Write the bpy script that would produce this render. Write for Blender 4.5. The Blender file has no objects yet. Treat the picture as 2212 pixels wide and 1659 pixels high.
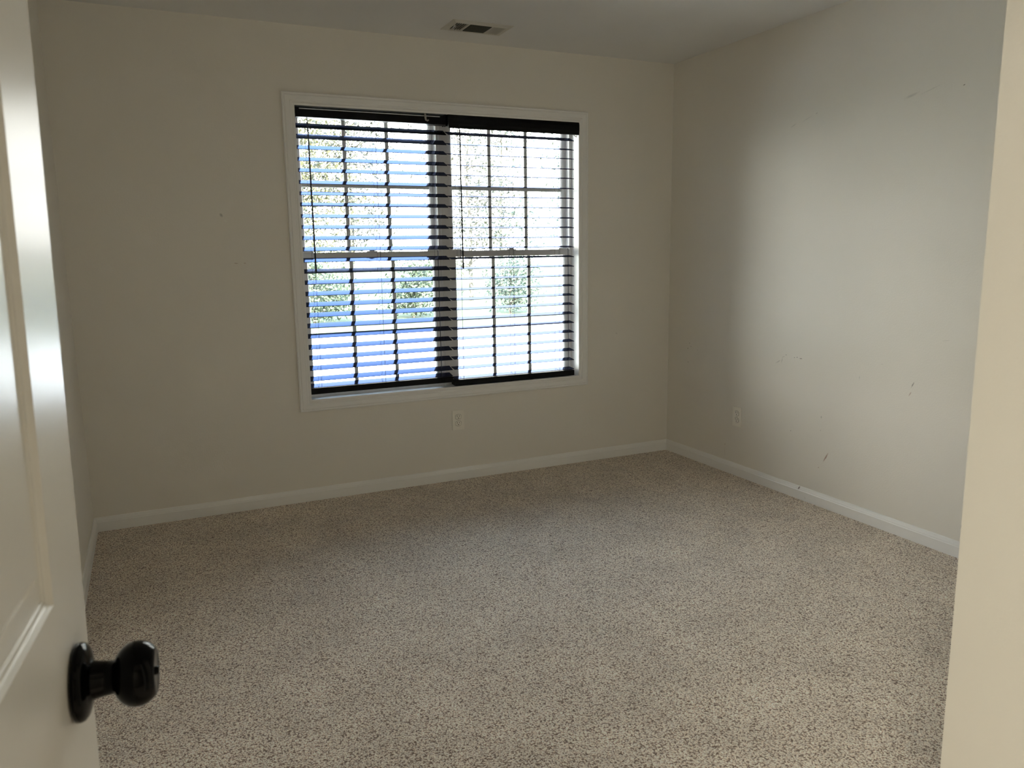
import bpy, bmesh, math, random
from mathutils import Vector, Matrix

S = bpy.context.scene
C = S.collection
R = math.radians

# ---------------------------------------------------------------- camera
CX, CY, CZ = -3.0544, -4.1517, 1.3259
YAW, PIT, ROLL = R(-24.8661), R(-9.7631), R(-0.8513)
cam = bpy.data.cameras.new('camera')
camo = bpy.data.objects.new('camera', cam); C.objects.link(camo)
fw = Vector((-math.sin(YAW) * math.cos(PIT), math.cos(YAW) * math.cos(PIT), math.sin(PIT)))
rt = Vector((math.cos(YAW), math.sin(YAW), 0)); up = rt.cross(fw)
r2 = rt * math.cos(ROLL) + up * math.sin(ROLL)
u2 = up * math.cos(ROLL) - rt * math.sin(ROLL)
m = Matrix((r2, u2, -fw)).transposed().to_4x4(); m.translation = (CX, CY, CZ)
camo.matrix_world = m
cam.sensor_width = 36.0
cam.lens = 1680.46 / 2212 * 36.0
cam.clip_start = 0.02; cam.clip_end = 500
cam.dof.use_dof = True; cam.dof.focus_distance = 3.6; cam.dof.aperture_fstop = 10.5
S.camera = camo

# ---------------------------------------------------------------- world, sun, exposure
HAZE = (13.2, 12.9, 12.2, 1)
BLUE = (6.2, 9.8, 15.0, 1)
W = bpy.data.worlds.new('sky'); S.world = W; W.use_nodes = True
nt = W.node_tree; nt.nodes.clear()
bg = nt.nodes.new('ShaderNodeBackground'); bg.inputs['Strength'].default_value = 1.0
wo = nt.nodes.new('ShaderNodeOutputWorld')
wtc = nt.nodes.new('ShaderNodeTexCoord'); wsx = nt.nodes.new('ShaderNodeSeparateXYZ'); nt.links.new(wtc.outputs['Generated'], wsx.inputs[0])
haze = nt.nodes.new('ShaderNodeMapRange'); haze.interpolation_type = 'SMOOTHSTEP'     # bright haze low in the sky, clear blue above
haze.inputs['From Min'].default_value = 0.28; haze.inputs['From Max'].default_value = 0.74
nt.links.new(wsx.outputs['Z'], haze.inputs['Value'])
wm = nt.nodes.new('ShaderNodeMix'); wm.data_type = 'RGBA'; nt.links.new(haze.outputs[0], wm.inputs[0])
wm.inputs[6].default_value = HAZE; wm.inputs[7].default_value = BLUE
nt.links.new(wm.outputs[2], bg.inputs[0]); nt.links.new(bg.outputs[0], wo.inputs[0])

sunl = bpy.data.lights.new('sun', 'SUN'); sunl.energy = 62.0; sunl.angle = R(0.6); sunl.color = (1.0, 0.95, 0.86)
suno = bpy.data.objects.new('sun', sunl); C.objects.link(suno)
suno.rotation_euler = (R(44), 0, R(-25))       # shines from behind the house, away from the window

pl = bpy.data.lights.new('window_portal', 'AREA'); pl.shape = 'RECTANGLE'; pl.size = 1.64; pl.size_y = 1.51
pl.cycles.is_portal = True
plo = bpy.data.objects.new('window_portal', pl); C.objects.link(plo)
plo.location = (-1.495, 0.19, 1.307); plo.rotation_euler = (R(-90), 0, 0)

S.view_settings.view_transform = 'Standard'; S.view_settings.look = 'None'
S.view_settings.gamma = 1.0; S.view_settings.use_curve_mapping = False
S.view_settings.exposure = 0.0
S.cycles.diffuse_bounces = 8; S.cycles.max_bounces = 16; S.cycles.transparent_max_bounces = 16

# ---------------------------------------------------------------- materials
def mat(name, col, rough=0.6, metal=0.0, spec=0.5, bump=None, var=None, coat=0.0):
    mt = bpy.data.materials.new(name); mt.use_nodes = True
    n = mt.node_tree.nodes; l = mt.node_tree.links
    b = n['Principled BSDF']
    b.inputs['Base Color'].default_value = (*col, 1)
    b.inputs['Roughness'].default_value = rough
    b.inputs['Metallic'].default_value = metal
    b.inputs['Specular IOR Level'].default_value = spec
    if coat: b.inputs['Coat Weight'].default_value = coat; b.inputs['Coat Roughness'].default_value = 0.1
    tc = n.new('ShaderNodeTexCoord')
    if bump:
        sc, st, di = bump
        t = n.new('ShaderNodeTexNoise'); t.inputs['Scale'].default_value = sc; t.inputs['Detail'].default_value = 3
        l.new(tc.outputs['Object'], t.inputs['Vector'])
        bp = n.new('ShaderNodeBump'); bp.inputs['Strength'].default_value = st; bp.inputs['Distance'].default_value = di
        l.new(t.outputs['Fac'], bp.inputs['Height']); l.new(bp.outputs[0], b.inputs['Normal'])
    sc, amt = var if var else (3.0, 0.03)
    t2 = n.new('ShaderNodeTexNoise'); t2.inputs['Scale'].default_value = sc; t2.inputs['Detail'].default_value = 2
    l.new(tc.outputs['Object'], t2.inputs['Vector'])
    mx = n.new('ShaderNodeMix'); mx.data_type = 'RGBA'; mx.name = 'tone'
    mx.inputs[6].default_value = (*[c * (1 - amt) for c in col], 1)
    mx.inputs[7].default_value = (*[min(1, c * (1 + amt)) for c in col], 1)
    l.new(t2.outputs['Fac'], mx.inputs[0]); l.new(mx.outputs[2], b.inputs['Base Color'])
    return mt

def add_marks(mt, marks):
    """scuffs and dirt marks: (centre, rotation euler, half sizes, colour, strength) in object coordinates"""
    n = mt.node_tree.nodes; l = mt.node_tree.links; b = n['Principled BSDF']
    cur = n['tone'].outputs[2]
    tc = n.new('ShaderNodeTexCoord')
    nz = n.new('ShaderNodeTexNoise'); nz.inputs['Scale'].default_value = 160; nz.inputs['Detail'].default_value = 2
    l.new(tc.outputs['Object'], nz.inputs['Vector'])
    for ce, ro, sz, co, st in marks:
        mp = n.new('ShaderNodeMapping'); mp.vector_type = 'TEXTURE'
        mp.inputs['Location'].default_value = ce; mp.inputs['Rotation'].default_value = ro; mp.inputs['Scale'].default_value = sz
        l.new(tc.outputs['Object'], mp.inputs['Vector'])
        le = n.new('ShaderNodeVectorMath'); le.operation = 'LENGTH'; l.new(mp.outputs[0], le.inputs[0])
        ad = n.new('ShaderNodeMath'); ad.operation = 'ADD'; l.new(le.outputs['Value'], ad.inputs[0])
        l.new(nz.outputs['Fac'], ad.inputs[1])
        mr = n.new('ShaderNodeMapRange'); mr.inputs['From Min'].default_value = 0.75; mr.inputs['From Max'].default_value = 1.5
        mr.inputs['To Min'].default_value = st; mr.inputs['To Max'].default_value = 0.0
        l.new(ad.outputs[0], mr.inputs['Value'])
        mx = n.new('ShaderNodeMix'); mx.data_type = 'RGBA'
        l.new(mr.outputs[0], mx.inputs[0]); l.new(cur, mx.inputs[6]); mx.inputs[7].default_value = (*co, 1)
        cur = mx.outputs[2]
    l.new(cur, b.inputs['Base Color'])

WALL = (0.79, 0.76, 0.695)
M = {}
M['wall'] = mat('cream_wall_paint', WALL, 0.55, spec=0.35, bump=(140, 0.12, 0.004), var=(2.0, 0.02))
M['wall_right'] = mat('cream_wall_paint_scuffed', WALL, 0.55, spec=0.35, bump=(140, 0.12, 0.004), var=(2.0, 0.02))
M['wall_back'] = mat('cream_wall_paint_window_side', WALL, 0.55, spec=0.35, bump=(140, 0.12, 0.004), var=(2.0, 0.02))
M['ceiling'] = mat('white_ceiling_paint', (0.78, 0.78, 0.77), 0.9, spec=0.1, bump=(90, 0.15, 0.004))
M['trim'] = mat('white_semigloss_trim', (0.84, 0.835, 0.815), 0.32, bump=(60, 0.05, 0.002))
M['trim_chipped'] = mat('white_semigloss_trim_chipped', (0.84, 0.835, 0.815), 0.32, bump=(60, 0.05, 0.002))
M['door'] = mat('white_semigloss_door', (0.74, 0.73, 0.69), 0.27, spec=0.6, bump=(45, 0.05, 0.002))
M['vinyl'] = mat('white_window_vinyl', (0.88, 0.87, 0.86), 0.35)
M['gasket'] = mat('dark_weatherstrip', (0.02, 0.02, 0.02), 0.7)
M['blackwood'] = mat('black_embossed_rail', (0.004, 0.004, 0.005), 0.4, spec=0.15, bump=(80, 0.1, 0.002))
M['steel'] = mat('black_steel_headrail', (0.004, 0.004, 0.006), 0.4, spec=0.15)
M['cord'] = mat('black_cord', (0.015, 0.015, 0.02), 0.8)
M['clearclip'] = mat('clear_plastic_clip', (0.5, 0.5, 0.48), 0.3)
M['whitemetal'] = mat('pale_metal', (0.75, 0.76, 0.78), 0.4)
M['knob'] = mat('black_knob_metal', (0.001, 0.001, 0.0013), 0.12, spec=0.10)
M['plate'] = mat('ivory_outlet_plastic', (0.86, 0.83, 0.75), 0.35)
M['slot'] = mat('dark_slot', (0.015, 0.013, 0.01), 0.8)
M['vent'] = mat('painted_vent_metal', (0.62, 0.60, 0.54), 0.5)
M['hall'] = mat('low_bounce_hall_paint', (0.34, 0.31, 0.27), 0.6)
M['ventshade'] = mat('shaded_vent_metal', (0.14, 0.14, 0.12), 0.6)
M['duct'] = mat('duct_shade', (0.03, 0.03, 0.028), 0.9)
M['concrete'] = mat('pale_concrete', (0.62, 0.60, 0.56), 0.9, var=(6, 0.1))
M['grass'] = mat('lawn_grass', (0.055, 0.080, 0.035), 0.9, var=(1.2, 0.35))
M['bark'] = mat('grey_bark', (0.10, 0.09, 0.075), 0.9, bump=(20, 0.5, 0.02))
M['leaf_green'] = mat('green_leaf', (0.036, 0.052, 0.026), 0.6, var=(1.5, 0.35))
M['leaf_yellow'] = mat('yellow_green_leaf', (0.062, 0.060, 0.022), 0.6, var=(1.5, 0.3))
M['leaf_olive'] = mat('olive_leaf', (0.034, 0.034, 0.022), 0.6, var=(1.5, 0.3))
M['leaf_cool'] = mat('cool_green_leaf', (0.032, 0.050, 0.032), 0.6, var=(1.5, 0.3))
M['lampglass'] = mat('fill_lamp_glass', (0.9, 0.85, 0.75), 0.4)
lb = M['lampglass'].node_tree.nodes['Principled BSDF']
lb.inputs['Emission Color'].default_value = (1.0, 0.78, 0.5, 1); lb.inputs['Emission Strength'].default_value = 2.0

g = bpy.data.materials.new('window_glass'); g.use_nodes = True
n = g.node_tree.nodes; n.clear()
o_ = n.new('ShaderNodeOutputMaterial'); mixn = n.new('ShaderNodeMixShader'); tr = n.new('ShaderNodeBsdfTransparent')
gl = n.new('ShaderNodeBsdfGlossy'); gl.inputs['Roughness'].default_value = 0.0; fr = n.new('ShaderNodeFresnel'); fr.inputs['IOR'].default_value = 1.3
tr.inputs[0].default_value = (0.97, 0.985, 0.975, 1)
g.node_tree.links.new(fr.outputs[0], mixn.inputs[0]); g.node_tree.links.new(tr.outputs[0], mixn.inputs[1])
g.node_tree.links.new(gl.outputs[0], mixn.inputs[2]); g.node_tree.links.new(mixn.outputs[0], o_.inputs[0])
M['glass'] = g

# glossy black slats: dark body under a thin tinted clear coat
g = bpy.data.materials.new('black_glossy_slat'); g.use_nodes = True
n = g.node_tree.nodes; n.clear(); l = g.node_tree.links
o_ = n.new('ShaderNodeOutputMaterial'); mixn = n.new('ShaderNodeMixShader'); df = n.new('ShaderNodeBsdfDiffuse'); df.inputs[0].default_value = (0.010, 0.010, 0.014, 1)
gl = n.new('ShaderNodeBsdfGlossy'); gl.inputs['Roughness'].default_value = 0.13; gl.inputs[0].default_value = (0.27, 0.325, 0.54, 1)
fr = n.new('ShaderNodeFresnel'); fr.inputs['IOR'].default_value = 1.7
tcs = n.new('ShaderNodeTexCoord'); ts = n.new('ShaderNodeTexNoise'); ts.inputs['Scale'].default_value = 12; l.new(tcs.outputs['Object'], ts.inputs['Vector'])
bps = n.new('ShaderNodeBump'); bps.inputs['Strength'].default_value = 0.03; bps.inputs['Distance'].default_value = 0.003
l.new(ts.outputs['Fac'], bps.inputs['Height']); l.new(bps.outputs[0], gl.inputs['Normal'])
cl = n.new('ShaderNodeMath'); cl.operation = 'MINIMUM'; cl.inputs[1].default_value = 0.24; l.new(fr.outputs[0], cl.inputs[0])
l.new(cl.outputs[0], mixn.inputs[0]); l.new(df.outputs[0], mixn.inputs[1]); l.new(gl.outputs[0], mixn.inputs[2]); l.new(mixn.outputs[0], o_.inputs[0])
M['slat'] = g

# carpet
cp = bpy.data.materials.new('beige_cut_pile_carpet'); cp.use_nodes = True
n = cp.node_tree.nodes; l = cp.node_tree.links; b = n['Principled BSDF']
b.inputs['Roughness'].default_value = 1.0; b.inputs['Specular IOR Level'].default_value = 0.05
b.inputs['Sheen Weight'].default_value = 0.35; b.inputs['Sheen Roughness'].default_value = 0.6
tc = n.new('ShaderNodeTexCoord')
wn = n.new('ShaderNodeTexNoise'); wn.inputs['Scale'].default_value = 90; wn.inputs['Detail'].default_value = 2
l.new(tc.outputs['Object'], wn.inputs['Vector'])
wsc = n.new('ShaderNodeVectorMath'); wsc.operation = 'SCALE'; wsc.inputs['Scale'].default_value = 0.010
l.new(wn.outputs['Color'], wsc.inputs[0])
wad = n.new('ShaderNodeVectorMath'); wad.operation = 'ADD'; l.new(tc.outputs['Object'], wad.inputs[0]); l.new(wsc.outputs[0], wad.inputs[1])
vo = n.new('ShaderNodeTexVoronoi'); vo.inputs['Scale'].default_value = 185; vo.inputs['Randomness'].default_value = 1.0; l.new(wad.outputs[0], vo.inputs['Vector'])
n1 = n.new('ShaderNodeTexNoise'); n1.inputs['Scale'].default_value = 235; n1.inputs['Detail'].default_value = 2; n1.inputs['Roughness'].default_value = 0.6
l.new(wad.outputs[0], n1.inputs['Vector'])
n2 = n.new('ShaderNodeTexNoise'); n2.inputs['Scale'].default_value = 4.5; n2.inputs['Detail'].default_value = 6; n2.inputs['Roughness'].default_value = 0.6
l.new(tc.outputs['Object'], n2.inputs['Vector'])
# tuft: light yarn tips, shade of the gaps painted between them, a different tone for every tuft
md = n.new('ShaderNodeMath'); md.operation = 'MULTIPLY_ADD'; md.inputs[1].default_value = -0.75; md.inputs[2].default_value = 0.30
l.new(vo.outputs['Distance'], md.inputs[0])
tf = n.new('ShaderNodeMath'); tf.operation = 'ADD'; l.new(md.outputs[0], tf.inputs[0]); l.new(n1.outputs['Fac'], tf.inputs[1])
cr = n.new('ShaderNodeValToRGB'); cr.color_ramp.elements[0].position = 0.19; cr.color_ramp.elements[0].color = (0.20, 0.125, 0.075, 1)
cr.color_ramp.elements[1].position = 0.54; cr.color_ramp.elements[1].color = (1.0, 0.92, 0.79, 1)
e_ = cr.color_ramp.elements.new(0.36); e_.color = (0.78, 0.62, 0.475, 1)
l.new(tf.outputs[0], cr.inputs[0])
sp = n.new('ShaderNodeSeparateColor'); l.new(vo.outputs['Color'], sp.inputs[0])
mt1 = n.new('ShaderNodeMapRange'); mt1.inputs['To Min'].default_value = 0.84; mt1.inputs['To Max'].default_value = 1.14; l.new(sp.outputs[0], mt1.inputs['Value'])
mr = n.new('ShaderNodeMapRange'); mr.inputs['From Min'].default_value = 0.35; mr.inputs['From Max'].default_value = 0.65
mr.inputs['To Min'].default_value = 0.90; mr.inputs['To Max'].default_value = 1.09; l.new(n2.outputs['Fac'], mr.inputs['Value'])
mm_ = n.new('ShaderNodeMath'); mm_.operation = 'MULTIPLY'; l.new(mt1.outputs[0], mm_.inputs[0]); l.new(mr.outputs[0], mm_.inputs[1])
ml = n.new('ShaderNodeVectorMath'); ml.operation = 'SCALE'; l.new(cr.outputs[0], ml.inputs[0]); l.new(mm_.outputs[0], ml.inputs['Scale'])
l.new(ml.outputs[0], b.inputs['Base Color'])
bp = n.new('ShaderNodeBump'); bp.inputs['Strength'].default_value = 0.9; bp.inputs['Distance'].default_value = 0.007
l.new(tf.outputs[0], bp.inputs['Height']); l.new(bp.outputs[0], b.inputs['Normal'])
M['carpet'] = cp

# ---------------------------------------------------------------- helpers
def tag(o, label=None, cat=None, group=None, kind=None):
    if label: o['label'] = label
    if cat: o['category'] = cat
    if group: o['group'] = group
    if kind: o['kind'] = kind
    return o

def empty(name, loc=(0, 0, 0), rot=(0, 0, 0)):
    o = bpy.data.objects.new(name, None); C.objects.link(o); o.empty_display_size = 0.05
    o.location = loc; o.rotation_euler = rot
    return o

def obj(name, bm, m_, parent=None, smooth=False, loc=None, rot=None):
    me = bpy.data.meshes.new(name)
    bmesh.ops.recalc_face_normals(bm, faces=bm.faces)
    bm.to_mesh(me); bm.free()
    for mm in (m_ if isinstance(m_, (list, tuple)) else [m_]): me.materials.append(M[mm])
    if smooth:
        for f in me.polygons: f.use_smooth = True
    o = bpy.data.objects.new(name, me); C.objects.link(o)
    if parent is not None: o.parent = parent
    if loc is not None: o.location = loc
    if rot is not None: o.rotation_euler = rot
    return o

def box(bm, x0, x1, y0, y1, z0, z1, bev=0.0, mi=0):
    vs = [bm.verts.new((x, y, z)) for x in (x0, x1) for y in (y0, y1) for z in (z0, z1)]
    q = [(0, 1, 3, 2), (4, 6, 7, 5), (0, 4, 5, 1), (2, 3, 7, 6), (0, 2, 6, 4), (1, 5, 7, 3)]
    fs = [bm.faces.new([vs[i] for i in f]) for f in q]
    for f in fs: f.material_index = mi
    if bev > 0:
        es = list({e for f in fs for e in f.edges})
        bmesh.ops.bevel(bm, geom=es, offset=bev, segments=2, affect='EDGES', profile=0.5)
    return fs

def B(): return bmesh.new()

def boxm(*a, **k):
    bm = B(); box(bm, *a, **k); return bm

def prism_x(bm, prof, x0, x1, mi=0):
    """extrude a closed (y,z) profile along x"""
    a = [bm.verts.new((x0, y, z)) for y, z in prof]; c = [bm.verts.new((x1, y, z)) for y, z in prof]
    k = len(prof)
    fs = [bm.faces.new((a[i], a[(i + 1) % k], c[(i + 1) % k], c[i])) for i in range(k)]
    fs += [bm.faces.new(a), bm.faces.new(c[::-1])]
    for f in fs: f.material_index = mi

def frame_sweep(bm, x0, x1, z0, z1, prof, mi=0):
    """picture-frame sweep: prof = closed list of (outward offset, y) round the rectangle"""
    loops = []
    for sx, sz, x, z in ((-1, -1, x0, z0), (1, -1, x1, z0), (1, 1, x1, z1), (-1, 1, x0, z1)):
        loops.append([bm.verts.new((x + sx * d, y, z + sz * d)) for d, y in prof])
    k = len(prof)
    for q in range(4):
        a, c = loops[q], loops[(q + 1) % 4]
        for i in range(k):
            f = bm.faces.new((a[i], a[(i + 1) % k], c[(i + 1) % k], c[i])); f.material_index = mi

def tube(bm, pts, rad, seg=8, mi=0):
    pts = [Vector(p) for p in pts]; rs = rad if isinstance(rad, (list, tuple)) else [rad] * len(pts)
    rings = []
    for i, p in enumerate(pts):
        d = (pts[min(i + 1, len(pts) - 1)] - pts[max(i - 1, 0)]).normalized()
        a = d.orthogonal().normalized() if i == 0 else (a - d * a.dot(d)).normalized()
        b_ = d.cross(a)
        rings.append([bm.verts.new(p + (a * math.cos(t) + b_ * math.sin(t)) * rs[i]) for t in [2 * math.pi * j / seg for j in range(seg)]])
    for q in range(len(rings) - 1):
        for j in range(seg):
            f = bm.faces.new((rings[q][j], rings[q][(j + 1) % seg], rings[q + 1][(j + 1) % seg], rings[q + 1][j])); f.material_index = mi
    for rg in (rings[0][::-1], rings[-1]): bm.faces.new(rg).material_index = mi

def lathe(bm, prof, seg=48, axis='X', org=(0, 0, 0), mi=0):
    """prof = list of (along axis, radius)"""
    rings = []
    for h, r_ in prof:
        ring = []
        for j in range(seg):
            t = 2 * math.pi * j / seg; a, c = math.cos(t) * r_, math.sin(t) * r_
            p = {'X': (h, a, c), 'Y': (a, h, c), 'Z': (a, c, h)}[axis]
            ring.append(bm.verts.new((p[0] + org[0], p[1] + org[1], p[2] + org[2])))
        rings.append(ring)
    for q in range(len(rings) - 1):
        for j in range(seg):
            bm.faces.new((rings[q][j], rings[q][(j + 1) % seg], rings[q + 1][(j + 1) % seg], rings[q + 1][j])).material_index = mi
    bm.faces.new(rings[0][::-1]).material_index = mi; bm.faces.new(rings[-1]).material_index = mi

def struct(o, label=None):
    return tag(o, label, kind='structure')

# ---------------------------------------------------------------- room shell
XL, YD, H = -3.3855, -4.120, 2.44        # left wall, doorway wall, ceiling
CLX, CLY = -2.09, -3.50                  # closet corner
OX0, OX1, OZ0, OZ1 = -2.3155, -0.6735, 0.5505, 2.0625   # window opening (inside of the jambs)
T = 0.125

struct(obj('floor', boxm(XL - .6, 0.0, -5.6, 0.0, -0.03, 0.0), 'carpet'), 'beige flecked cut pile carpet with painted tuft shade over the whole room')
struct(obj('ceiling', boxm(XL - .6, T, -5.6, T, H, H + 0.1), 'ceiling'), 'plain off white painted ceiling')
bm = B()
jx0, jx1, jz0, jz1 = OX0 - .02, OX1 + .02, OZ0 - .02, OZ1 + .02
box(bm, XL - T, jx0, 0, T, -0.5, H); box(bm, jx1, T, 0, T, -0.5, H)
box(bm, jx0, jx1, 0, T, -0.5, jz0); box(bm, jx0, jx1, 0, T, jz1, H)
struct(obj('wall_back', bm, 'wall_back'), 'cream painted wall around the window')
struct(obj('wall_right', boxm(0, T, -5.6, 0.0, -0.5, H), 'wall_right'), 'cream painted right wall with small scuffs and scratches')
struct(obj('wall_left', boxm(XL - T, XL, -4.235, 0.0, -0.5, H), 'wall'), 'cream painted wall behind the open door')
bm = B()                                            # wall holding the doorway
DX0, DX1 = -3.258, -2.44
box(bm, XL - .6, DX0, YD - .115, YD, 0, H); box(bm, DX1, CLX + .1, YD - .115, YD, 0, H); box(bm, DX0, DX1, YD - .115, YD, 2.06, H)
struct(obj('wall_front', bm, 'wall'), 'cream painted wall with the doorway')
bm = B(); box(bm, CLX, CLX + .115, YD - .115, CLY, 0, H, bev=0.0)
box(bm, CLX + .115, 0, CLY - .115, CLY, 0, H)
w = struct(obj('wall_closet', bm, 'wall'), 'bright cream wall corner at the right edge of the view')
# unseen hallway behind the camera, wall colour darkened to cut bounce light
bm = B(); box(bm, XL - .6, 0, -5.6, -5.5, 0, H); box(bm, XL - .7, XL - .6, -5.6, YD, 0, H); box(bm, -1.6, -1.5, -5.5, YD - .115, 0, H)
struct(obj('wall_hall', bm, 'hall'), 'unseen hallway walls behind the doorway, darkened to cut bounce light')

# baseboards, colonial profile (distance from wall, height)
BP = [(0, 0), (.013, 0), (.013, .047), (.011, .051), (.011, .054), (.008, .062), (.006, .068), (.004, .070), (0, .070)]
bm = B(); prism_x(bm, [(-d, z) for d, z in BP], XL, 0); struct(obj('baseboard_back', bm, 'trim'), 'white baseboard under the window wall')
def base_y(x, sgn, y0, y1):
    bm = B(); k = len(BP)
    a = [bm.verts.new((x + sgn * d, y0, z)) for d, z in BP]; c = [bm.verts.new((x + sgn * d, y1, z)) for d, z in BP]
    for i in range(k): bm.faces.new((a[i], a[(i + 1) % k], c[(i + 1) % k], c[i]))
    bm.faces.new(a); bm.faces.new(c[::-1]); return bm
struct(obj('baseboard_right', base_y(0, -1, CLY, -0.0005), 'trim_chipped'), 'white baseboard along the right wall with a dark chip')
struct(obj('baseboard_left', base_y(XL, 1, YD, -0.0005), 'trim'), 'white baseboard behind the open door')
bm = B(); prism_x(bm, [(CLY + d, z) for d, z in BP], CLX, 0); struct(obj('baseboard_closet', bm, 'trim'), 'white baseboard on the closet wall')
# doorway jamb and casing
bm = B()
box(bm, DX0, DX0 + .019, YD - .12, YD + .004, 0, 2.06); box(bm, DX1 - .019, DX1, YD - .12, YD + .004, 0, 2.06); box(bm, DX0, DX1, YD - .12, YD + .004, 2.041, 2.06)
box(bm, DX1, DX1 + .057, YD, YD + .016, 0, 2.117); box(bm, DX0 - .057, DX0, YD, YD + .016, 0, 2.117); box(bm, DX0, DX1, YD, YD + .016, 2.06, 2.117)
struct(obj('trim_2', bm, 'trim'), 'white doorway jamb and casing')

# wall marks
DK = (0.10, 0.08, 0.06); BR = (0.30, 0.14, 0.08); GY = (0.36, 0.35, 0.32)
def mk(y, z, ang, ln, wd, col, st): return ((0, y, z), (R(-ang), 0, 0), (0.05, ln * .8, wd * .75), col, st * .85)
add_marks(M['wall_right'], [
    mk(-1.343, .264, 60, .045, .007, BR, .9), mk(-1.808, .709, 65, .022, .005, DK, .8), mk(-1.797, .665, 60, .018, .004, BR, .7),
    mk(-1.144, .747, 5, .014, .0035, DK, .95), mk(-1.118, .750, 0, .006, .004, DK, .95), mk(-1.10, .747, 0, .005, .004, DK, .9),
    mk(-1.040, .755, 0, .006, .004, DK, .7), mk(-.985, .712, 30, .03, .004, GY, .7), mk(-1.012, .722, 75, .022, .004, GY, .7), mk(-1.02, .742, 20, .016, .004, GY, .5),
    mk(-1.098, .352, 20, .006, .004, DK, .9), mk(-1.30, .465, 90, .010, .006, GY, .8), mk(-1.30, .395, 40, .008, .003, GY, .7), mk(-1.30, .20, 30, .010, .003, BR, .6),
    mk(-.205, .70, 40, .010, .006, DK, .6), mk(-.22, .735, 60, .006, .005, DK, .6), mk(-.235, .715, 10, .008, .005, GY, .8), mk(-.30, .70, 0, .005, .004, BR, .6),
    mk(-.21, .614, 0, .006, .008, GY, .7), mk(-.58, .163, 0, .005, .005, BR, .8), mk(-.58, .12, 90, .04, .0016, BR, .5),
    mk(-1.94, 1.956, 20, .008, .004, DK, .9), mk(-1.70, 1.957, 12, .05, .009, GY, .45), mk(-1.79, 1.965, 14, .08, .005, GY, .25),
    mk(-2.088, .14, 80, .018, .004, GY, .9), mk(-1.02, 1.93, 20, .03, .006, GY, .35), mk(-1.11, 1.95, 18, .05, .004, GY, .3), mk(-1.17, 1.967, 30, .010, .004, GY, .7),
    mk(-1.52, .70, 85, .012, .003, GY, .7), mk(-1.95, .92, 10, .03, .002, GY, .4), mk(-1.64, .78, 10, .008, .003, GY, .5)])
add_marks(M['trim_chipped'], [((0, -1.184, .060), (R(-60), 0, 0), (.05, .012, .006), (.10, .06, .05), .95), ((0, -1.232, .018), (R(60), 0, 0), (.05, .008, .002), GY, .8)])
def mkb(x, z, ang, ln, wd, col, st): return ((x, 0, z), (0, R(ang), 0), (ln, 0.05, wd), col, st)
add_marks(M['wall_back'], [mkb(-2.694, 1.516, 60, .012, .008, GY, .75), mkb(-2.641, 1.281, 5, .012, .003, BR, .5), mkb(-2.60, 1.281, 0, .008, .003, BR, .5),
                           mkb(-.62, .93, 90, .05, .004, GY, .3), mkb(-.40, .80, 20, .01, .005, GY, .4)])

# ---------------------------------------------------------------- window
CS = 0.0595
cas = [(-.0045, 0), (-.0045, -.010), (0.0, -.0115), (.006, -.0115), (.009, -.009), (.016, -.009), (.020, -.0135), (.042, -.016), (.045, -.013), (.050, -.013), (.054, -.016), (.0575, -.014), (.0575, 0)]
tr1 = struct(empty('trim_1', (-1.495, 0, 0.55)), 'white moulded casing around the double window')
bm = B(); frame_sweep(bm, OX0, OX1, OZ0, OZ1, [(d, y) for d, y in cas])
obj('casing', bm, 'trim', tr1, loc=(1.495, 0, -.55))
bm = B(); frame_sweep(bm, OX0, OX1, OZ0, OZ1, [(0, -.001), (0, .088), (.019, .088), (.019, -.001)])
obj('jamb', bm, 'trim', tr1, loc=(1.495, 0, -.55))
bm = B(); box(bm, -1.519, -1.471, .080, .17, OZ0, OZ1, bev=.002)
obj('mullion', bm, 'vinyl', tr1, loc=(1.495, 0, -.55))

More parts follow.
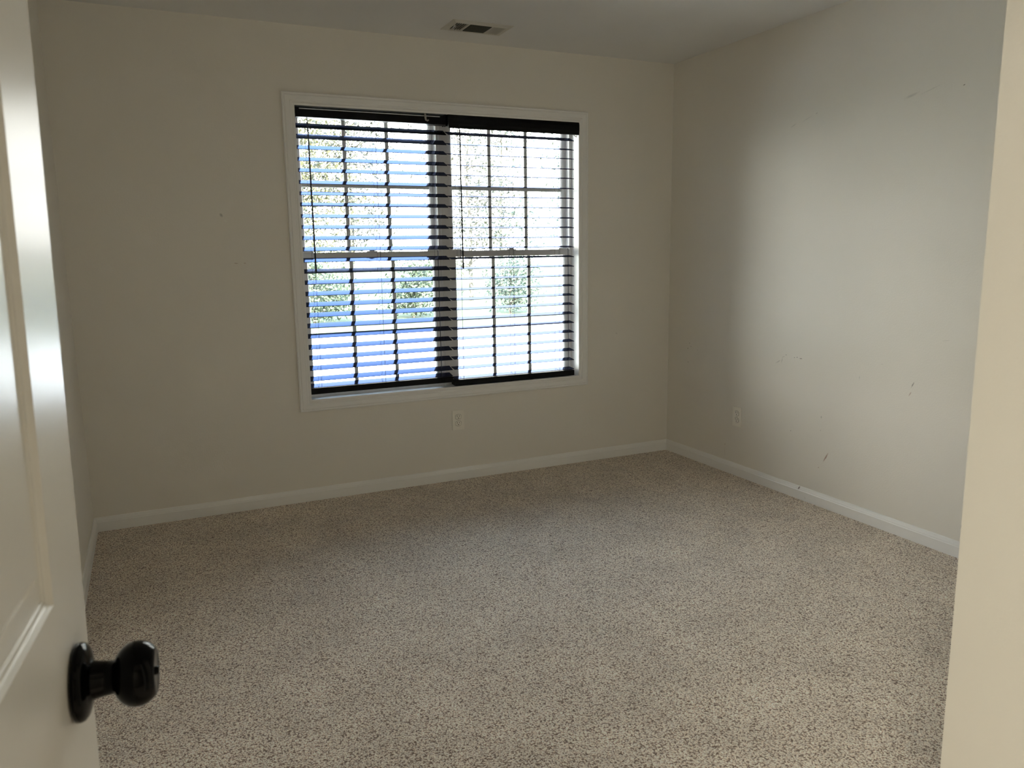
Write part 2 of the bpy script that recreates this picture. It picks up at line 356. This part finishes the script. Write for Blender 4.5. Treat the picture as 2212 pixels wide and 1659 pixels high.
MRZ0, MRZ1 = 1.292, 1.327
def window(name, x0, x1, label):
    """vinyl single-hung unit filling x0..x1"""
    root = struct(empty(name, ((x0 + x1) / 2, .12, OZ0)), label)
    inv = (-(x0 + x1) / 2, -.12, -OZ0)
    def part(nm, bm, m_, par=root): 
        return obj(nm, bm, m_, par, loc=inv if par is root else None)
    F, SS = .017, .029
    bm = B(); frame_sweep(bm, x0 + F, x1 - F, OZ0 + F, OZ1 - F, [(0, .086), (0, .094), (-.0, .165), (F, .165), (F, .086)])
    for xa, xb in ((x0 + F, x0 + F + .006), (x1 - F - .006, x1 - F)):      # tracks
        box(bm, xa, xb, .126, .130, OZ0 + F, OZ1 - F); box(bm, xa, xb, .142, .145, MRZ1, OZ1 - F)
    part('frame', bm, 'vinyl')
    bm = B()
    for xa, xb in ((x0 + F, x0 + F + .0022), (x1 - F - .0022, x1 - F)): box(bm, xa, xb, .100, .125, OZ0 + F, MRZ1 + .004)
    part('weatherstrip', bm, 'gasket')
    thirds = [x0 + F + SS + (x1 - x0 - 2 * F - 2 * SS) * k / 3 for k in (1, 2)]
    # lower sash, nearer the room
    a0, a1, b0, b1 = x0 + F + .003, x1 - F - .003, OZ0 + F, MRZ1
    prof = lambda y0, y1, w_: [(0, y0), (0, y1), (-w_ + .004, y1), (-w_, (y0 + y1) / 2 + .004), (-w_, (y0 + y1) / 2 - .004), (-w_ + .005, y0)]
    bm = B(); frame_sweep(bm, a0, a1, b0, b1, prof(.098, .126, SS - .003))
    box(bm, a0 + .02, a1 - .02, .0975, .1255, MRZ0, MRZ1 - .0005)
    lo = part('lower_sash', bm, 'vinyl')
    bm = B(); box(bm, a0 + .022, a1 - .022, .109, .115, b0 + .02, MRZ0 + .004); obj('glass', bm, 'glass', lo)
    bm = B()
    for xc in thirds: box(bm, xc - .0105, xc + .0105, .1095, .1145, b0 + .02, MRZ0 + .002)
    box(bm, a0 + .022, a1 - .022, .1097, .1143, .9345 - .0105, .9345 + .0105); obj('muntin_grid', bm, 'vinyl', lo)
    xc = (x0 + x1) / 2
    bm = B(); box(bm, xc - .030, xc + .030, .100, .124, MRZ1 - .0005, MRZ1 + .005, bev=.002); box(bm, xc - .014, xc + .016, .102, .122, MRZ1 + .003, MRZ1 + .011, bev=.003)
    lathe(bm, [(0, .011), (.010, .011), (.012, .008)], 20, 'Z', (xc, .112, MRZ1 + .003)); obj('sash_lock', bm, 'vinyl', lo)
    for s in (a0 + .002, a1 - .060):
        bm = B(); box(bm, s, s + .058, .096, .122, MRZ1 - .006, MRZ1 + .009, bev=.004); obj('tilt_latch', bm, 'vinyl', lo)
    # upper sash behind
    b0, b1 = MRZ0, OZ1 - F
    bm = B(); frame_sweep(bm, a0, a1, b0, b1, prof(.131, .159, SS - .003))
    us = part('upper_sash', bm, 'vinyl')
    bm = B(); box(bm, a0 + .022, a1 - .022, .142, .148, b0 + .022, b1 - .022); obj('glass', bm, 'glass', us)
    bm = B()
    for xc in thirds: box(bm, xc - .0105, xc + .0105, .1425, .1475, b0 + .022, b1 - .022)
    box(bm, a0 + .022, a1 - .022, .1427, .1473, 1.681 - .0105, 1.681 + .0105); obj('muntin_grid', bm, 'vinyl', us)
    return root
window('window_1', OX0, -1.519, 'left white vinyl sash window with three columns of panes')
window('window_2', -1.471, OX1, 'right white vinyl sash window with three columns of panes')

# ---------------------------------------------------------------- blinds
ZL = [1.9554, 1.9029, 1.851, 1.7922, 1.738, 1.6788, 1.6221, 1.5656, 1.5067, 1.4507, 1.3933, 1.3363, 1.2789, 1.2213, 1.1628,
      1.1033, 1.0465, 0.9904, 0.9341, 0.878, 0.8195, 0.7629, 0.706, 0.6472]
def blind(name, x0, x1, zs, tilts, ynear, railz, label, right):
    xc = (x0 + x1) / 2
    root = tag(empty(name, (xc, ynear, railz)), label, 'window blind', 'black slatted blinds in the double window')
    def part(nm, bm, m_, par=root, smooth=False):
        return obj(nm, bm, m_, par, smooth, loc=(-xc, -ynear, -railz) if par is root else None)
    D, TH = .060, .0028
    rnd = random.Random(7 if right else 3)
    for i, (z, t) in enumerate(zip(zs, tilts)):
        t = R(t + rnd.uniform(-.5, .5)); ct, st = math.cos(t), math.sin(t)
        bm = B(); prof = []
        for u, v in ((0, 0), (.0006, .0013), (.015, .0017), (.03, .0018), (.045, .0017), (D - .0006, .0013), (D, 0), (D - .0006, -.0013), (.045, -.0011), (.03, -.0010), (.015, -.0011), (.0006, -.0013)):
            v = v * 1.0
            prof.append((ynear + u * ct - v * st, z + u * st + v * ct))
        prism_x(bm, prof, x0, x1)
        part('slat', bm, 'slat')
    # bottom rail
    bm = B(); ry = ynear - .001
    prism_x(bm, [(ry + .002, railz), (ry + .056, railz + .003), (ry + .058, railz + .010), (ry + .056, railz + .0305), (ry + .052, railz + .032), (ry + .004, railz + .032), (ry, railz + .029), (ry, railz + .003)], x0, x1)
    rail = part('bottom_rail', bm, 'blackwood')
    for q in (.10, .5, .90):
        bm = B(); tube(bm, [(x0 + (x1 - x0) * q, ry + .028, railz + .001), (x0 + (x1 - x0) * q, ry + .028, railz - .003)], [.011, .009], 16)
        obj('rail_plug', bm, 'blackwood', rail)
    # headrail
    hy = ynear + .004
    bm = B(); z0, z1 = 2.007, 2.055
    prism_x(bm, [(hy, z0), (hy + .052, z0), (hy + .052, z1), (hy + .0505, z1), (hy + .0505, z0 + .0015), (hy + .0015, z0 + .0015), (hy + .0015, z1 - .004), (hy + .007, z1 - .004), (hy + .007, z1), (hy, z1)], x0, x1)
    for xa in (x0 - .001, x1 - .002): box(bm, xa, xa + .003, hy - .003, hy + .055, z0 - .004, OZ1 - .001)
    hd = part('headrail', bm, 'steel')
    if not right:
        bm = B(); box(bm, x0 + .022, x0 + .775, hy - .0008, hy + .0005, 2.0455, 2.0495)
        obj('highlight_strip', bm, 'whitemetal', hd)  # pale strip standing for the highlight line along the headrail
        bm = B(); tube(bm, [(x0 + .69, hy - .0035, 2.0615), (x0 + .690, hy - .006, 2.040), (x0 + .692, hy - .008, 2.026), (x0 + .700, hy - .012, 2.021), (x0 + .706, hy - .013, 2.026)], [.005, .006, .005, .004, .003], 8)
        obj('valance_clip', bm, 'clearclip', hd, True)
    else:
        bm = B(); vy = -.012; z0, z1 = 1.987, 2.0605
        vp = [(vy, z0 + .002), (vy + .003, z0), (vy + .010, z0 + .001), (vy + .011, z1), (vy + .004, z1), (vy + .001, z1 - .006), (vy - .001, z1 - .012), (vy - .003, z1 - .022), (vy - .003, z0 + .025), (vy - .001, z0 + .014), (vy - .001, z0 + .006)]
        prism_x(bm, vp, x0 - .004, x1 + .024)
        vl = part('valance', bm, 'blackwood')
        bm = B(); tube(bm, [(x1 - .004, ynear - .004, 1.9875), (x1 + .012, ynear - .010, 1.976), (x1 + .010, ynear - .016, 1.986)], .0022, 6)
        obj('valance_clip', bm, 'clearclip', vl)
    # ladder cords
    for q in ((.068, .506, .916) if not right else (.072, .49, .875)):
        x = x0 + (x1 - x0) * q
        bm = B()
        tube(bm, [(x, ynear - .0012, 2.007), (x, ynear - .0015, railz + .03)], .0006, 5)
        tt = R(tilts[12])
        tube(bm, [(x, ynear + D * math.cos(tt) + .001, 2.007), (x, ynear + D * math.cos(tt) + .0015, railz + .03)], .0006, 5)
        part('ladder_cord', bm, 'cord')
        bm = B(); zz = railz + .0335
        tube(bm, [(x - .004, ry + .03, zz + .035), (x - .018, ry + .022, zz + .028), (x - .020, ry + .012, zz + .014), (x - .008, ry + .008, zz + .003), (x + .004, ry + .014, zz)], .0006, 5)
        part('cord_end', bm, 'cord')
        bm = B(); x = x + .010
        tube(bm, [(x, ynear + .028, 2.007), (x, ynear + .028, railz + .03)], .0007, 5)
        part('lift_cord', bm, 'cord')
    # tilt wand
    wx = x0 + .055
    bm = B(); wy = -.006 if not right else -.022
    tube(bm, [(wx, wy + .008, 2.002), (wx, wy + .002, 1.998), (wx, wy, 1.985), (wx, wy, 1.975)], .0018, 6)
    z_end = 1.227
    tube(bm, [(wx, wy, 1.980), (wx, wy, 1.976), (wx + .001, wy, 1.93), (wx + .001, wy, 1.60), (wx + .002, wy, 1.26), (wx + .002, wy, z_end + .004), (wx + .002, wy, z_end)], [.002, .0034, .0034, .0038, .0042, .0052, .004], 10)
    part('tilt_wand', bm, 'cord', smooth=True)
    return root

TL = [30, 28.5, 24, 23, 22, 21, 20.5, 20, 19.5, 19.5, 19.5, 19, 19, 19, 18.5, 18.5, 18, 18, 17.5, 17.5, 17, 16.5, 16.5, 16, 12]
blind('window_blind', -2.306, -1.498, [z - (z - 1.326) * .0048 for z in ZL] + [.6150], TL, .015, .5790,
      'left black slatted window blind without a valance, slats steeply tilted', False)
ZR = [z - (z - 1.326) * .0048 + .002 for z in ZL]
TR = [22, 14, 10.5, 10, 9.5, 9.5, 9, 9, 8.5, 8.5, 8.5, 8, 8, 8, 8, 8, 8, 8, 8, 8.5, 8.5, 8.5, 8.5, 8.5, 6]
blind('window_blind', -1.489, -.700, ZR + [.5960], TR, .008, .5570,
      'right black slatted window blind with a deep valance, slats nearly level', True)

# ---------------------------------------------------------------- outlets
def outlet(loc, rz, label):
    r_ = tag(empty('wall_outlet', loc, (0, 0, rz)), label, 'outlet', 'duplex outlets low on the walls')
    bm = B(); box(bm, -.037, .037, -.0055, .0, -.059, .059, bev=.0028); obj('cover_plate', bm, 'plate', r_)
    for s in (1, -1):
        bm = B(); zc = s * .0195
        pts = []
        for j in range(24):
            t = 2 * math.pi * j / 24; pts.append((max(-.0172, min(.0172, .0205 * math.cos(t))), .0145 * math.sin(t)))
        a = [bm.verts.new((x, -.0048, z + zc)) for x, z in pts]; c = [bm.verts.new((x, -.0072, z * 1.0 + zc)) for x, z in pts]
        for j in range(24): bm.faces.new((a[j], a[(j + 1) % 24], c[(j + 1) % 24], c[j]))
        bm.faces.new(c)
        rc = obj('receptacle', bm, 'plate', r_)
        bm = B(); box(bm, -.0078, -.0055, -.0075, -.0068, zc + .0005, zc + .0095); box(bm, .0050, .0072, -.0075, -.0068, zc + .0015, zc + .0085)
        tube(bm, [(0, -.0068, zc - .0065), (0, -.0075, zc - .0065)], .0028, 12)
        obj('slots', bm, 'slot', rc)
        bm = B(); frame = [(-.0001, 0)]
        tube(bm, [(x * 1.05, -.0052, z * 1.06 + zc) for x, z in pts] + [(pts[0][0] * 1.05, -.0052, pts[0][1] * 1.06 + zc)], .0007, 5)
        obj('rim_gap', bm, 'slot', rc)
    bm = B(); tube(bm, [(0, -.005, 0), (0, -.0068, 0)], .0032, 12); obj('screw', bm, 'plate', r_)
    return r_
outlet((-1.480, 0, .356), 0, 'ivory duplex outlet on the wall under the window')
outlet((0, -.679, .350), R(-90), 'ivory duplex outlet on the right wall')

# ---------------------------------------------------------------- ceiling register
v = tag(empty('ceiling_vent', (-1.428, -.285, H)), 'white three-way ceiling vent with shade painted into its centre louvres above the window', 'vent')
bm = B()
hw, hd_ = .166, .092; ix, iy = .128, .060
prof = [(0, 0), (0, -.004), (.006, -.0085), (.034, -.0025), (.036, 0)]
def sweep_xy(bm, x0, x1, y0, y1, prof):
    loops = [[bm.verts.new((x + sx * d, y + sy * d, z)) for d, z in prof] for sx, sy, x, y in ((-1, -1, x0, y0), (1, -1, x1, y0), (1, 1, x1, y1), (-1, 1, x0, y1))]
    k = len(prof)
    for q in range(4):
        for i in range(k): bm.faces.new((loops[q][i], loops[q][(i + 1) % k], loops[(q + 1) % 4][(i + 1) % k], loops[(q + 1) % 4][i]))
sweep_xy(bm, -ix, ix, -iy, iy, prof)
for xa in (-.068, .058): box(bm, xa, xa + .010, -iy - .002, iy + .002, -.006, .0)
obj('face_frame', bm, 'vent', v)
bm = B(); box(bm, -ix, ix, -iy, iy, -.0012, -.0004); obj('duct_shade_sheet', bm, 'duct', v)  # flat dark sheet standing for the shade inside the duct
def fin(bm, c, L, ang, along, wd=.0085):
    a = R(ang); dx, dz = math.cos(a) * wd / 2, math.sin(a) * wd / 2; th = .0007
    P = []
    for s, q in ((-1, -1), (1, -1), (1, 1), (-1, 1)):
        P.append((c + s * dx - q * th * math.sin(a), -.0055 + s * dz + q * th * math.cos(a)))
    for e in (0,):
        if along == 'Y':
            v0 = [bm.verts.new((p, -L, z)) for p, z in P]; v1 = [bm.verts.new((p, L, z)) for p, z in P]
        else:
            v0 = [bm.verts.new((L[0], p, z)) for p, z in P]; v1 = [bm.verts.new((L[1], p, z)) for p, z in P]
        for i in range(4): bm.faces.new((v0[i], v0[(i + 1) % 4], v1[(i + 1) % 4], v1[i]))
        bm.faces.new(v0[::-1]); bm.faces.new(v1)
for k in range(5):
    bm = B(); fin(bm, -.121 + k * .0115, iy, 55, 'Y'); obj('louvre', bm, 'vent', v)
    bm = B(); fin(bm, .075 + k * .0115, iy, -48, 'Y'); obj('louvre', bm, 'vent', v)
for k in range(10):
    bm = B(); fin(bm, -.054 + k * .012, (-.058, .058), 62, 'X', .008); obj('louvre', bm, 'ventshade', v)  # centre louvres darkened in colour for the shade between them
bm = B(); tube(bm, [(-.130, -.030, -.006), (-.134, -.012, -.016), (-.128, .004, -.020)], .0022, 6); tube(bm, [(-.134, -.012, -.016), (-.118, -.010, -.008)], .002, 6)
obj('damper_lever', bm, 'whitemetal', v)

# ---------------------------------------------------------------- the open door
# local frame: +X from hinge to latch, +Y = hidden face side, face toward the room middle at Y=0, Z up
DW, DH, DT = .762, 2.030, .035
ang = math.atan2(.9941, .1089)
kn = Vector((-3.1402, -3.4233, .96)); dd = Vector((.1089, .9941, 0))
hinge = kn - dd * (DW - .0625)
door = struct(empty('door_1', (hinge.x, hinge.y, 0.012)), 'white moulded panel door standing open at the left edge')
Mx = Matrix.Translation(kn) @ Matrix.Rotation(R(0.95), 4, dd.cross(Vector((0, 0, 1))).cross(Vector((0, 0, 1))).normalized() * -1) @ Matrix.Translation(-kn) @ Matrix.Translation((hinge.x, hinge.y, 0.012)) @ Matrix.Rotation(ang, 4, 'Z')
door.matrix_world = Mx
def leaf():
    bm = B()
    xs = [0, .107, .326, .436, .655, DW]            # stile, panel, mullion, panel, stile
    zs = [0, .235, .838, 1.040, 1.600, 1.705, 1.905, DH]
    def panel(x0, x1, z0, z1, y, s):
        # s=+1: recess goes towards +y
        rings = [(0, 0), (.0025, .0030), (.004, .0045), (.0065, .0050), (.008, .0066), (.026, .0070), (.029, .0052), (.038, .0012), (.040, .0005)]
        L = []
        for o, dpt in rings:
            L.append([bm.verts.new(p) for p in ((x0 + o, y + s * dpt, z0 + o), (x1 - o, y + s * dpt, z0 + o), (x1 - o, y + s * dpt, z1 - o), (x0 + o, y + s * dpt, z1 - o))])
        for q in range(len(L) - 1):
            for i in range(4): bm.faces.new((L[q][i], L[q][(i + 1) % 4], L[q + 1][(i + 1) % 4], L[q + 1][i]))
        bm.faces.new(L[-1])
    for y, s in ((0, 1), (DT, -1)):
        for i in range(5):
            for j in range(7):
                x0, x1, z0, z1 = xs[i], xs[i + 1], zs[j], zs[j + 1]
                if i in (1, 3) and j in (1, 3, 5): panel(x0, x1, z0, z1, y, s)
                else: bm.faces.new([bm.verts.new(p) for p in ((x0, y, z0), (x1, y, z0), (x1, y, z1), (x0, y, z1))])
    for a_, b__ in (((0, 0), (DW, 0)), ((DW, 0), (DW, DH)), ((DW, DH), (0, DH)), ((0, DH), (0, 0))):
        bm.faces.new([bm.verts.new(p) for p in ((a_[0], 0, a_[1]), (b__[0], 0, b__[1]), (b__[0], DT, b__[1]), (a_[0], DT, a_[1]))])
    bmesh.ops.remove_doubles(bm, verts=bm.verts, dist=.00001)
    return bm
obj('door_leaf', leaf(), 'door', door)
zk = .96 - .012; xk = DW - .0625
kb = obj('door_knob', B() if False else (lambda bm: (lathe(bm, [(.000, .0175), (.010, .0172), (.016, .0158), (.022, .0148), (.028, .0145), (.0295, .0155), (.0305, .0175), (.033, .0215), (.0365, .0248), (.041, .0272), (.046, .0281), (.051, .0279), (.0555, .0263), (.059, .0240), (.0618, .0212), (.0630, .0190), (.0626, .0178), (.0622, .0120), (.0622, .0)][:-1], 56, 'Y'), bm)[1])(B()), 'knob', door, True, loc=(xk, -.002, zk), rot=(0, 0, 0))
for v_ in kb.data.vertices: v_.co.y = -v_.co.y
bm = B(); lathe(bm, [(0, .0335), (-.003, .0338), (-.006, .0325), (-.0085, .029), (-.0105, .022), (-.012, .0165), (-.014, .0150)], 56, 'Y')
obj('rosette', bm, 'knob', kb, True)
bm = B(); lathe(bm, [(-.060, .004), (-.0648, .0035)], 16, 'Y'); obj('privacy_pin', bm, 'knob', kb, True)
bm = B(); lathe(bm, [(DT, .0335), (DT + .006, .0325), (DT + .012, .0165), (DT + .034, .0145), (DT + .042, .0240), (DT + .055, .0276), (DT + .066, .0235), (DT + .070, .012)], 40, 'Y')
obj('door_knob', bm, 'knob', door, True, loc=(xk, 0, zk))
bm = B(); box(bm, DW - .0005, DW + .0012, .005, .030, zk - .028, zk + .028); obj('latch_plate', bm, 'knob', door)
for z in (.18, 1.0, 1.80):
    bm = B(); box(bm, -.0015, .0, .002, DT - .002, z - .044, z + .044); tube(bm, [(-.004, -.004, z - .046), (-.004, -.004, z + .046)], .006, 12)
    obj('hinge', bm, 'knob', door)

# ---------------------------------------------------------------- unseen hallway lamp added for fill light (behind the camera)
lp = tag(empty('hall_fill_lamp', (-3.72, -4.78, H)), 'round frosted ceiling lamp, unseen, added in the hallway for fill light', 'lamp')
bm = B(); lathe(bm, [(0, .16), (-.02, .165), (-.03, .155)], 40, 'Z'); obj('lamp_base', bm, 'vent', lp)
bm = B(); lathe(bm, [(-.03, .15), (-.06, .145), (-.09, .115), (-.105, .06), (-.108, .01)], 40, 'Z'); obj('lamp_shade', bm, 'lampglass', lp, True)
la = bpy.data.lights.new('hall_fill_light', 'AREA'); la.shape = 'DISK'; la.size = .3; la.energy = 52; la.color = (1.0, .955, .80)
lo_ = bpy.data.objects.new('hall_fill_light', la); C.objects.link(lo_); lo_.location = (-3.72, -4.78, H - .125)

# ---------------------------------------------------------------- outdoors
GZ = -.45
struct(obj('driveway', boxm(-16, 22, T, 12.5, GZ - .2, GZ), 'concrete'), 'pale sunlit concrete outside the window')
def lawn():
    bm = B(); nx, ny = 40, 24
    g_ = [[bm.verts.new((-40 + 100 * i / nx, 12.5 + 60 * (j / ny) ** 1.5, GZ + .0 + .5 * (j / ny) + .12 * math.sin(i * 1.7) * math.sin(j * 1.3) * (j / ny))) for j in range(ny + 1)] for i in range(nx + 1)]
    for i in range(nx):
        for j in range(ny): bm.faces.new((g_[i][j], g_[i + 1][j], g_[i + 1][j + 1], g_[i][j + 1]))
    return bm
struct(obj('lawn', lawn(), 'grass'), 'green lawn beyond the concrete')

def plant(name, loc, hgt, crown_r, crown_z0, nl, leaf, lmat, trunk_r, seed, label, cat, group, nbr=26):
    rnd = random.Random(seed)
    root = tag(empty(name, loc), label, cat, group)
    bm = B(); tips = []
    top = hgt * .80
    pts = [(rnd.uniform(-.1, .1) * k * trunk_r * 3, rnd.uniform(-.1, .1) * k * trunk_r * 3, top * k / 5) for k in range(6)]
    tube(bm, pts, [trunk_r * (1.15 - .17 * k) for k in range(6)], 8)
    for k in range(nbr):
        f = rnd.uniform(crown_z0 / hgt, .80); z = f * hgt; a = rnd.uniform(0, 6.283); L_ = crown_r * rnd.uniform(.5, 1.0) * (1.15 - .5 * abs(f - .5))
        st = Vector((0, 0, z)); en = Vector((math.cos(a) * L_, math.sin(a) * L_, min(z + L_ * rnd.uniform(.1, .8), hgt)))
        mid = (st + en) / 2 + Vector((rnd.uniform(-.1, .1), rnd.uniform(-.1, .1), rnd.uniform(-.1, .05))) * L_
        tube(bm, [st, mid, en], [trunk_r * .35, trunk_r * .2, trunk_r * .07], 5)
        tips += [mid, en]
        for _ in range(2):
            e2 = mid + Vector((rnd.uniform(-1, 1), rnd.uniform(-1, 1), rnd.uniform(-.2, .8))) * L_ * .45
            tube(bm, [mid, e2], [trunk_r * .13, trunk_r * .05], 4); tips.append(e2)
    obj('trunk', bm, 'bark', root)
    vs, fs = [], []
    for _ in range(nl):
        c = tips[rnd.randrange(len(tips))]; s = crown_r * .26
        p = c + Vector((rnd.gauss(0, s), rnd.gauss(0, s), rnd.gauss(0, s * .8)))
        if p.z < crown_z0 * .7 + .05: continue
        d = Vector((rnd.gauss(0, 1), rnd.gauss(0, 1), rnd.gauss(0, 1))).normalized(); e = d.orthogonal().normalized()
        a = leaf * rnd.uniform(.6, 1.3); i0 = len(vs)
        vs += [p - d * a, p + e * a * .45 + Vector((0, 0, a * .1)), p + d * a, p - e * a * .45 + Vector((0, 0, a * .1))]
        fs.append((i0, i0 + 1, i0 + 2, i0 + 3))
    me = bpy.data.meshes.new('foliage'); me.from_pydata([tuple(q) for q in vs], [], fs); me.materials.append(M[lmat])
    o = bpy.data.objects.new('foliage', me); C.objects.link(o); o.parent = root
    return root
G1 = 'trees beyond the lawn edge'; G2 = 'shrubs at the lawn edge'
plant('tree', (1.2, 20, GZ), 7.5, 1.75, 1.0, 5200, .085, 'leaf_yellow', .08, 1, 'yellow-green tree seen through the far left of the left window', 'tree', G1)
plant('tree', (4.6, 27.5, GZ), 9.0, 2.1, 1.2, 5200, .10, 'leaf_olive', .09, 2, 'sparse olive tree seen through the middle of the left window', 'tree', G1)
plant('tree', (6.7, 20, GZ), 8.0, 1.75, 1.2, 3600, .085, 'leaf_olive', .07, 3, 'thin-leaved tree seen beside the bar between the two windows', 'tree', G1)
plant('tree', (11.2, 27.5, GZ), 9.5, 2.1, 1.6, 2600, .10, 'leaf_cool', .085, 4, 'airy tree with few leaves seen through the middle of the right window', 'tree', G1)
plant('tree', (10.7, 19.6, GZ), 8.5, 1.6, 1.6, 2000, .085, 'leaf_cool', .065, 5, 'nearly bare tree seen at the far right of the right window', 'tree', G1)
plant('shrub', (.6, 15.2, GZ), 1.75, .86, .12, 3600, .055, 'leaf_green', .035, 6, 'low green shrub seen at the lower left of the left window', 'shrub', G2, 20)
plant('shrub', (3.2, 15.4, GZ), 1.7, .86, .12, 3400, .055, 'leaf_green', .035, 7, 'low green shrub seen at the lower right of the left window', 'shrub', G2, 20)
plant('shrub', (5.9, 15.2, GZ), 1.8, .86, .12, 2400, .055, 'leaf_cool', .035, 8, 'twiggy shrub seen at the lower left of the right window', 'shrub', G2, 34)
plant('shrub', (8.6, 15.4, GZ), 1.5, .86, .12, 1200, .055, 'leaf_yellow', .035, 9, 'sparse yellowish shrub seen at the lower right of the right window', 'shrub', G2, 24)
